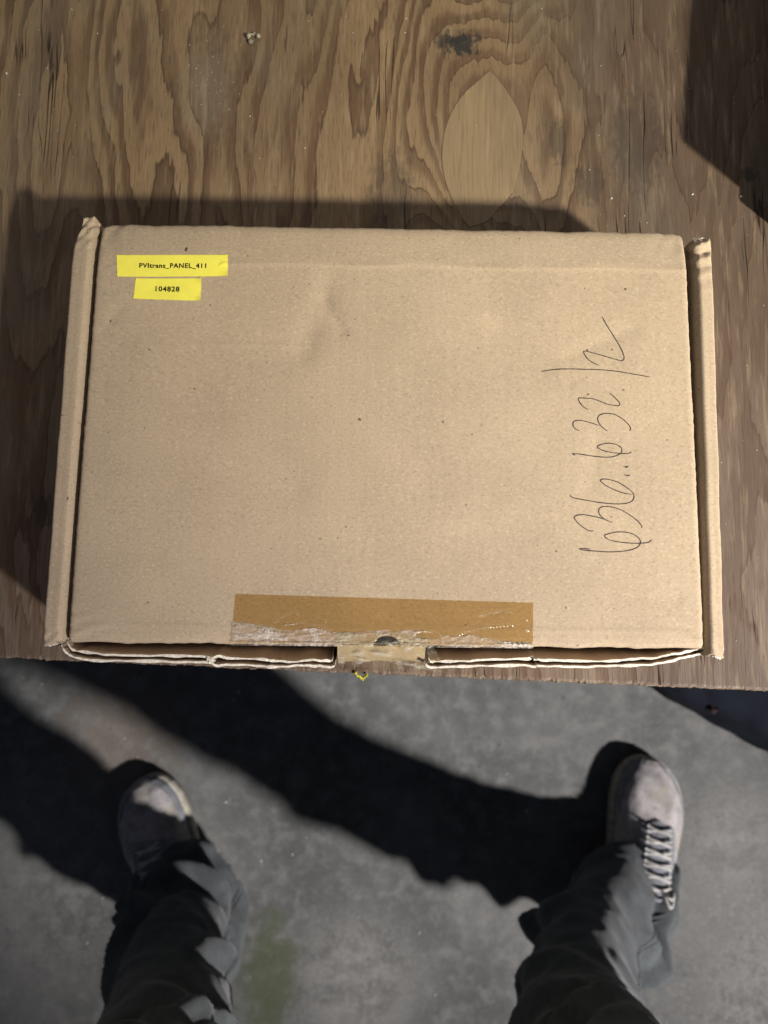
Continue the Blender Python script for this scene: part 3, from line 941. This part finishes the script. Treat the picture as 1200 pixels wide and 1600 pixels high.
for k in range(12):
    a = 2 * math.pi * k / 12
    x = -0.1091 + 0.00055 * math.cos(a) + 0.0004 * math.sin(a); y = 0.0957 + 0.0012 * math.sin(a)
    v.append((x, y, lid_z(x, y) + 0.00025))
mesh('ink_spot', v, [tuple(range(12))], M['pen'], carton)

# ------------------------------------------------------------------ case at the bench's right end
case = thing('blue_case', 'blue plastic case with a low base flange standing on the plywood beside the carton', 'case')
def rounded_prism(x0, x1, y0, y1, z0, z1, r, bev):
    bm = bmesh.new()
    vs = []
    for (cx_, cy_, a0) in ((x1 - r, y1 - r, 0), (x0 + r, y1 - r, 90), (x0 + r, y0 + r, 180), (x1 - r, y0 + r, 270)):
        for k in range(7):
            a = math.radians(a0 + 15 * k)
            vs.append(bm.verts.new((cx_ + r * math.cos(a), cy_ + r * math.sin(a), z0)))
    fc = bm.faces.new(vs)
    ex = bmesh.ops.extrude_face_region(bm, geom=[fc])
    for e in ex['geom']:
        if isinstance(e, bmesh.types.BMVert): e.co.z = z1
    tops = [e for e in bm.edges if all(abs(q.co.z - z1) < 1e-6 for q in e.verts)]
    bmesh.ops.bevel(bm, geom=tops, offset=bev, segments=3, affect='EDGES')
    return bm
bm_obj('base', rounded_prism(0.2347, 0.50, 0.1495, 0.52, TABLE_Z, TABLE_Z + 0.019, 0.004, 0.0015), M['blueplastic'], case)
bm_obj('body', rounded_prism(0.2350, 0.495, 0.1560, 0.515, TABLE_Z + 0.0195, TABLE_Z + 0.058, 0.008, 0.004), M['blueplastic'], case)
bm = bmesh.new(); box_bm(bm, 0.34, 0.45, 0.148, 0.1585, TABLE_Z + 0.026, TABLE_Z + 0.040)
bm_obj('latch', bm, M['ink'], case, bevel=0.002)

Rc = Matrix.Translation((0.2362, 0.1495, 0)) @ Matrix.Rotation(math.radians(-6), 4, 'Z') @ Matrix.Translation((-0.2362, -0.1495, 0))
for ch in case.children: ch.data.transform(Rc)

# ------------------------------------------------------------------ bag added under the bench in place of floor shadow
bag = thing('shadow_bag', 'added near-black navy bag standing in for floor shadow, on the concrete under the bench', 'bag')
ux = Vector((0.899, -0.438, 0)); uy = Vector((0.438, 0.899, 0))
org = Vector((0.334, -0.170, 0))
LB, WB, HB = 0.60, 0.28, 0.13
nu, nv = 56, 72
v = []
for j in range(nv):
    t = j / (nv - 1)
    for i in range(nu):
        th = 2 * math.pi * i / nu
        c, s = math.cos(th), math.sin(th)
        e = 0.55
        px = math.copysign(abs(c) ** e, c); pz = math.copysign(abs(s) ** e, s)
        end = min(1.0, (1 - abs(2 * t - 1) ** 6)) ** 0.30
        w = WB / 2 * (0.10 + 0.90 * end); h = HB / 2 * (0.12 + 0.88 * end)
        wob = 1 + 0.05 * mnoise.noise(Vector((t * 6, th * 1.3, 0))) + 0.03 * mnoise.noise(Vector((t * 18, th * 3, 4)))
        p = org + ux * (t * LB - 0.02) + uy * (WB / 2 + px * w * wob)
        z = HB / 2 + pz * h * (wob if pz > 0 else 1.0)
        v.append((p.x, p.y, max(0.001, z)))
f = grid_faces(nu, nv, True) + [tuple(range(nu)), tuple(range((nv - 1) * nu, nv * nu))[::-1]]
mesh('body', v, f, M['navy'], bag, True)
def bag_at(t, th, lift=1.02):
    c, s = math.cos(th), math.sin(th); e = 0.55
    px = math.copysign(abs(c) ** e, c); pz = math.copysign(abs(s) ** e, s)
    return org + ux * (t * LB - 0.02) + uy * (WB / 2 + px * WB / 2 * lift) + Vector((0, 0, HB / 2 + pz * HB / 2 * lift))
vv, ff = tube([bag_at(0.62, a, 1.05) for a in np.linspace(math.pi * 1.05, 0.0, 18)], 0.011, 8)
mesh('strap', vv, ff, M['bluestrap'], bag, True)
vv, ff = tube([bag_at(0.235, a, 0.985) for a in np.linspace(2.62, 2.50, 6)], 0.006, 8)
mesh('tag', vv, ff, M['red'], bag, True)

# ------------------------------------------------------------------ person
person = thing('person', 'person in baggy grey work trousers and taupe lace-up shoes standing on the concrete', 'person')

LEGS = {
    'l': [(-0.258, -0.478, 0.062), (-0.252, -0.492, 0.11), (-0.243, -0.500, 0.19), (-0.212, -0.512, 0.32), (-0.198, -0.525, 0.47), (-0.165, -0.548, 0.66), (-0.075, -0.550, 0.84)],
    'r': [(0.338, -0.470, 0.066), (0.302, -0.486, 0.11), (0.250, -0.498, 0.19), (0.206, -0.510, 0.32), (0.194, -0.502, 0.47), (0.176, -0.520, 0.66), (0.115, -0.550, 0.84)],
}
RAD = [0.064, 0.068, 0.065, 0.066, 0.076, 0.096, 0.108]
bm = bmesh.new()
centre = {}
for key_, pts in LEGS.items():
    C = catmull(pts, 8)
    Rr = np.interp(np.linspace(0, 1, len(C)), np.linspace(0, 1, len(RAD)), RAD)
    centre[key_] = (C, Rr)
    rings = []
    for p, r in zip(C, Rr):
        rings.append([bm.verts.new((p.x + r * math.cos(a), p.y + r * 1.08 * math.sin(a), p.z)) for a in np.linspace(0, 2 * math.pi, 28, endpoint=False)])
    for a, b in zip(rings[:-1], rings[1:]):
        for i in range(28):
            bm.faces.new((a[i], a[(i + 1) % 28], b[(i + 1) % 28], b[i]))
    bm.faces.new(rings[0][::-1]); bm.faces.new(rings[-1])
# seat and waist
rings = []
for z, rx, ry in ((0.76, 0.10, 0.07), (0.80, 0.165, 0.115), (0.86, 0.190, 0.135), (0.94, 0.185, 0.130), (1.00, 0.165, 0.115), (1.03, 0.162, 0.112)):
    rings.append([bm.verts.new((0.02 + rx * math.cos(a), -0.560 + ry * math.sin(a), z)) for a in np.linspace(0, 2 * math.pi, 36, endpoint=False)])
for a, b in zip(rings[:-1], rings[1:]):
    for i in range(36):
        bm.faces.new((a[i], a[(i + 1) % 36], b[(i + 1) % 36], b[i]))
bm.faces.new(rings[0][::-1]); bm.faces.new(rings[-1])
tmpme = bpy.data.meshes.new('tmp'); bm.to_mesh(tmpme); bm.free()
tmpo = bpy.data.objects.new('tmp', tmpme); COL.objects.link(tmpo)
rm = tmpo.modifiers.new('remesh', 'REMESH'); rm.mode = 'VOXEL'; rm.voxel_size = 0.0042
sm_ = tmpo.modifiers.new('smooth', 'SMOOTH'); sm_.factor = 0.5; sm_.iterations = 4
bpy.context.view_layer.update()
trme = bpy.data.meshes.new_from_object(tmpo.evaluated_get(bpy.context.evaluated_depsgraph_get()))
bpy.data.objects.remove(tmpo, do_unlink=True)
co = np.empty(len(trme.vertices) * 3); trme.vertices.foreach_get('co', co); co = co.reshape(-1, 3)
no = np.empty(len(trme.vertices) * 3); trme.vertices.foreach_get('normal', no); no = no.reshape(-1, 3)
rngf = np.random.RandomState(11)
disp = np.zeros(len(co))
wrap = lambda a: (a + np.pi) % (2 * np.pi) - np.pi
for key_ in ('l', 'r'):
    C, Rr = centre[key_]
    cz = np.array([p.z for p in C]); cxx = np.array([p.x for p in C]); cyy = np.array([p.y for p in C])
    sel = (co[:, 2] < 0.80) & ((co[:, 0] < 0.03) if key_ == 'l' else (co[:, 0] >= 0.03))
    z = co[sel, 2]
    th = np.arctan2(co[sel, 1] - np.interp(z, cz, cyy), co[sel, 0] - np.interp(z, cz, cxx))
    d = np.zeros(sel.sum())
    for k in range(24):
        z0 = 0.07 + 0.50 * rngf.rand() ** 1.5
        t0 = rngf.uniform(-np.pi, np.pi)
        slope = rngf.choice([-1, 1]) * rngf.uniform(0.020, 0.085)
        w = rngf.uniform(0.012, 0.036); tw = rngf.uniform(0.6, 1.5)
        A_ = rngf.uniform(0.006, 0.017) * (1.15 if z0 < 0.25 else 0.75)
        dt = wrap(th - t0)
        q = np.abs((z - z0 - slope * dt) / w)
        d += A_ * np.clip(1 - q, 0, 1) * np.clip(1 - (np.abs(dt) / tw) ** 2, 0, 1)
        d -= 0.45 * A_ * np.exp(-((q - 1.35) / 0.5) ** 2) * np.clip(1 - (np.abs(dt) / tw) ** 2, 0, 1)
    # hem flares a little over the shoe
    d += 0.008 * np.exp(-((z - 0.062) / 0.014) ** 2) + 0.0025 * (z < 0.088)
    disp[sel] = d * np.clip((0.80 - z) / 0.15, 0, 1)
disp += np.array([0.0045 * (0.35 - abs(mnoise.noise(Vector((p[0] * 16 + p[2] * 9, p[1] * 16, p[2] * 26 - p[0] * 12))))) + 0.0008 * mnoise.noise(Vector(p * 60)) for p in co])
co += no * disp[:, None]
trme.vertices.foreach_set('co', co.ravel()); trme.update()
trme.name = 'trousers'
trousers = link('trousers', trme, M['trousers'], person, True)
# felled side seams running down each leg
from mathutils.bvhtree import BVHTree
bmt = bmesh.new(); bmt.from_mesh(trme); tree = BVHTree.FromBMesh(bmt); bmt.free()
for key_, angs in (('l', (0.25, 2.9)), ('r', (0.10, 2.9))):
    C, Rr = centre[key_]
    cz = [p.z for p in C]; cxx = [p.x for p in C]; cyy = [p.y for p in C]
    for a0 in angs:
        for off_ in (0.0, 0.085):
            path = []
            for z in np.linspace(0.072, 0.74, 150):
                o_ = Vector((float(np.interp(z, cz, cxx)), float(np.interp(z, cz, cyy)), z))
                dv = Vector((math.cos(a0 + off_), math.sin(a0 + off_), 0))
                hit = tree.ray_cast(o_ + dv * 0.25, -dv, 0.25)
                if hit[0] is not None: path.append(hit[0])
            vv, ff = tube(path, 0.0011, 5)
            mesh('seam', vv, ff, M['trousers'], trousers, True)

def shoe(toe, heel):
    toe = Vector((*toe, 0)); heel = Vector((*heel, 0))
    ax = (toe - heel); L = ax.length; ax.normalize(); sd = Vector((ax.y, -ax.x, 0))      # sd: to the wearer's right
    sgn = 1 if toe.x > 0 else -1                                                       # outer side
    S = np.array([0, .03, .08, .18, .30, .42, .55, .68, .78, .86, .92, .965, .99, 1.0])
    Wd = np.array([.012, .024, .031, .035, .0345, .0365, .042, .0475, .048, .0435, .036, .025, .014, .004])
    Hh = np.array([.058, .072, .083, .092, .098, .096, .083, .070, .061, .054, .048, .041, .034, .027])
    OffC = np.array([0, 0, 0, 0, 0, .001, .003, .004, .002, -.001, -.003, -.005, -.006, -.006])
    ss = np.concatenate([np.linspace(0, .9, 50), np.linspace(.905, 1, 22)])
    root = None
    def pos(s, lat, z):
        c = float(np.interp(s, S, OffC)) * sgn
        p = heel + ax * (s * L) + sd * (lat + c)
        return Vector((p.x, p.y, z))
    # upper
    nu = 41; v = []
    for s in ss:
        w = float(np.interp(s, S, Wd)); h = float(np.interp(s, S, Hh))
        for i in range(nu):
            a = math.pi * i / (nu - 1)
            lat = math.copysign(abs(math.cos(a)) ** 0.80, math.cos(a)) * w * 0.97
            zz = 0.020 + (h - 0.020) * abs(math.sin(a)) ** (0.72 if s > .7 else 0.85)
            if s > .5: zz += 0.0022 * mnoise.noise(Vector((s * 14, lat * 60, sgn)))
            v.append(pos(s, lat, zz))
    upper = mesh('shoe', v, grid_faces(nu, len(ss)), M['shoe'], person, True)
    # sole: outline extruded with a rounded rim
    def outline(k, z):
        pts = []
        for s in ss: pts.append(pos(s, float(np.interp(s, S, Wd)) * 1.0 + k, z))
        for s in ss[::-1]: pts.append(pos(s, -float(np.interp(s, S, Wd)) - k, z))
        return pts
    n = len(ss) * 2
    v = outline(0.000, 0.0005) + outline(0.004, 0.004) + outline(0.0050, 0.014) + outline(0.0042, 0.023) + outline(0.001, 0.026)
    # lift of the toe spring
    f = grid_faces(n, 5, True) + [tuple(range(n))[::-1], tuple(range(4 * n, 5 * n))]
    mesh('sole', v, f, M['sole'], upper, True)
    # toe guard: a raised rubberised wrap round the toe
    v = []; nn = 0
    rows_ = [(0.0008, .023), (.0016, .030), (.0014, .037), (.0004, .041)]
    idx = [s for s in ss if s > .70]
    for (k, zc) in rows_:
        line_ = []
        for s in idx: line_.append((s, 1))
        for s in idx[::-1]: line_.append((s, -1))
        for (s, side_) in line_:
            w = float(np.interp(s, S, Wd)); h = float(np.interp(s, S, Hh))
            z_ = min(zc, h - 0.003)
            frac = min(0.999, max(0.0, (z_ - .020) / (h - .020)))
            sa = frac ** (1 / .72); ca = math.sqrt(max(0, 1 - sa * sa))
            v.append(pos(min(1.0, s + k), side_ * (ca ** .8 * w * .97 + k), z_ + 0.0012))
        nn = len(line_)
    mesh('toe_guard', v, grid_faces(nn, len(rows_)), M['shoe_dark'], upper, True)
    # tongue and lace stays
    def surf(s, lat, up_):
        w = float(np.interp(s, S, Wd)) * .97; h = float(np.interp(s, S, Hh))
        ca = min(1.0, abs(lat) / w) ** (1 / .8); sa = math.sqrt(max(0, 1 - ca * ca))
        return pos(s, lat, 0.020 + (h - 0.020) * sa ** .80 + up_)
    v = []
    for s in np.linspace(.40, .735, 22):
        hw_ = 0.013 + 0.004 * (0.735 - s) / .33
        if s > .70: hw_ *= math.sqrt(max(0.02, 1 - ((s - .70) / .036) ** 2))
        for t in np.linspace(-1, 1, 9):
            v.append(surf(s, t * hw_, 0.0022 + 0.0018 * (1 - t * t)))
    mesh('tongue', v, grid_faces(9, 22), M['shoe_dark'], upper, True)
    for side_ in (-1, 1):
        v = []
        for s in np.linspace(.40, .715, 22):
            for t in np.linspace(0, 1, 5):
                lat = side_ * (0.0125 + 0.004 * (0.715 - s) / .3 + 0.0105 * t)
                v.append(surf(s, lat, 0.0030 + 0.0018 * math.sin(math.pi * min(1, t + .15))))
        mesh('lace_stay', v, grid_faces(5, 22), M['shoe_dark'], upper, True)
    for k in range(6):
        s0 = .695 - k * .048
        hw_ = 0.0165 + 0.0025 * k / 5
        for dr in (1, -1):
            path = []
            for t in np.linspace(-1, 1, 11):
                s = s0 - 0.021 * dr * t * 0.5
                path.append(surf(s + 0.006 * mnoise.noise(Vector((k * 3.1, t * 1.4, dr * 2 + sgn))), t * hw_ + 0.002 * mnoise.noise(Vector((k * 1.7, dr, sgn * 4))), 0.0068 + 0.0024 * (1 - t * t) + (0.0012 if dr > 0 else 0)))
            vv, ff = tube(path, 0.0017, 6)
            mesh('lace', vv, ff, M['lace'], upper, True)
    # bow loops hanging to the outer side
    for q in (0, 1):
        path = []
        for t in np.linspace(0, 1, 14):
            a = math.pi * t
            path.append(surf(.45 - .05 * math.sin(a) * (1 if q else .3), sgn * (0.006 + 0.020 * t), 0.011 + 0.010 * math.sin(a)))
        vv, ff = tube(path, 0.0020, 6)
        mesh('lace', vv, ff, M['lace'], upper, True)
    return upper
sh1 = shoe((-0.344, -0.326), (-0.224, -0.585))
sh2 = shoe((0.397, -0.290), (0.342, -0.572))

# ------------------------------------------------------------------ small litter
def flake(name, label, cat, x, y, z, r, mat, seed, flat=0.35):
    bm = bmesh.new()
    bmesh.ops.create_icosphere(bm, subdivisions=3, radius=r)
    for vv_ in bm.verts:
        nn = mnoise.noise(vv_.co * (2.4 / r) * 0.5 + Vector((seed, 0, 0)))
        vv_.co *= 1 + 0.8 * nn
        vv_.co.z *= flat
    lo = min(q.co.z for q in bm.verts)
    for vv_ in bm.verts: vv_.co += Vector((x, y, z - lo))
    o = bm_obj(name, bm, mat, None, True)
    return tag(o, label, cat)
# curled flake: open ring on the plywood
bm = bmesh.new()
path = []
for k in range(20):
    a = 4.9 * k / 19
    path.append((-0.0895 + 0.0030 * math.cos(a) * (1 + .25 * k / 19), 0.2721 + 0.0030 * math.sin(a), TABLE_Z + 0.0012 + 0.0008 * math.sin(3 * a)))
vv, ff = tube(path, [0.0011 + 0.0006 * math.sin(k * 1.3) for k in range(20)], 6)
fo = mesh('plastic_curl', vv, ff, M['clear_bit'], None, True)
tag(fo, 'pale curled plastic flake on the bare plywood beyond the carton', 'flake')
path = [(-0.0185, edge_y(-0.0185) + 0.001, TABLE_Z + 0.0006), (-0.0172, edge_y(-0.0172) - 0.0012, TABLE_Z + 0.0004), (-0.0155, edge_y(-0.0155) - 0.0018, TABLE_Z - 0.0006), (-0.0143, edge_y(-.0143) - 0.0034, TABLE_Z - 0.002), (-0.0130, edge_y(-.013) - 0.0018, TABLE_Z - 0.001), (-0.0112, edge_y(-.0112) - 0.0004, TABLE_Z + 0.0008)]
vv, ff = tube(catmull(path, 5), [0.0003 + 0.0007 * abs(math.sin(k * 0.9)) for k in range(26)], 6)
lo_ = mesh('yellow_thread', vv, ff, M['lint'], None, True)
tag(lo_, 'tiny bright yellow thread caught on the front edge of the plywood', 'thread')

def specks(name, label, cat, spots, mat):
    v = []; f = []
    for (x, y, z, r) in spots:
        b = len(v)
        for k in range(5):
            a = 2 * math.pi * k / 5 + x * 900
            v.append((x + r * math.cos(a) * (0.7 + 0.5 * random.random()), y + r * math.sin(a) * (0.7 + .5 * random.random()), z))
        v.append((x, y, z + r * 0.9))
        for k in range(5): f.append((b + k, b + (k + 1) % 5, b + 5))
    o = mesh(name, v, f, mat)
    return tag(o, label, cat, kind='stuff')
sp = []
for k in range(95):
    x = random.uniform(-0.25, 0.24); y = random.uniform(0.13, 0.30)
    sp.append((x, y, TABLE_Z + 0.0002, random.choice([0.0002, 0.00025, 0.0003, 0.0005])))
for k in range(46):
    sp.append((random.gauss(-0.116, 0.014), random.gauss(0.242, 0.016), TABLE_Z + 0.0002, random.choice([0.0002, 0.0003, 0.0004])))
for k in range(24):
    sp.append((random.uniform(0.172, 0.24), random.uniform(-0.12, 0.13), TABLE_Z + 0.0002, random.choice([0.0002, 0.0003, 0.0004])))
sp += [(-0.2459, 0.245, TABLE_Z + 0.0002, 0.0011), (0.1885, 0.170, TABLE_Z + .0002, .0008), (0.1375, 0.1665, TABLE_Z + .0002, .0009), (0.2190, 0.1690, TABLE_Z + .0002, .0009)]
specks('sawdust_specks', 'pale sawdust and grit scattered on the plywood', 'sawdust', sp, M['grit'])
sp = []
for k in range(60):
    sp.append((random.uniform(-0.58, 0.60), random.uniform(-0.68, -0.15), 0.0005, random.choice([0.0008, 0.001, 0.0014, 0.002])))
specks('floor_grit', 'small pale grit scattered on the concrete floor', 'grit', sp, M['grit'])
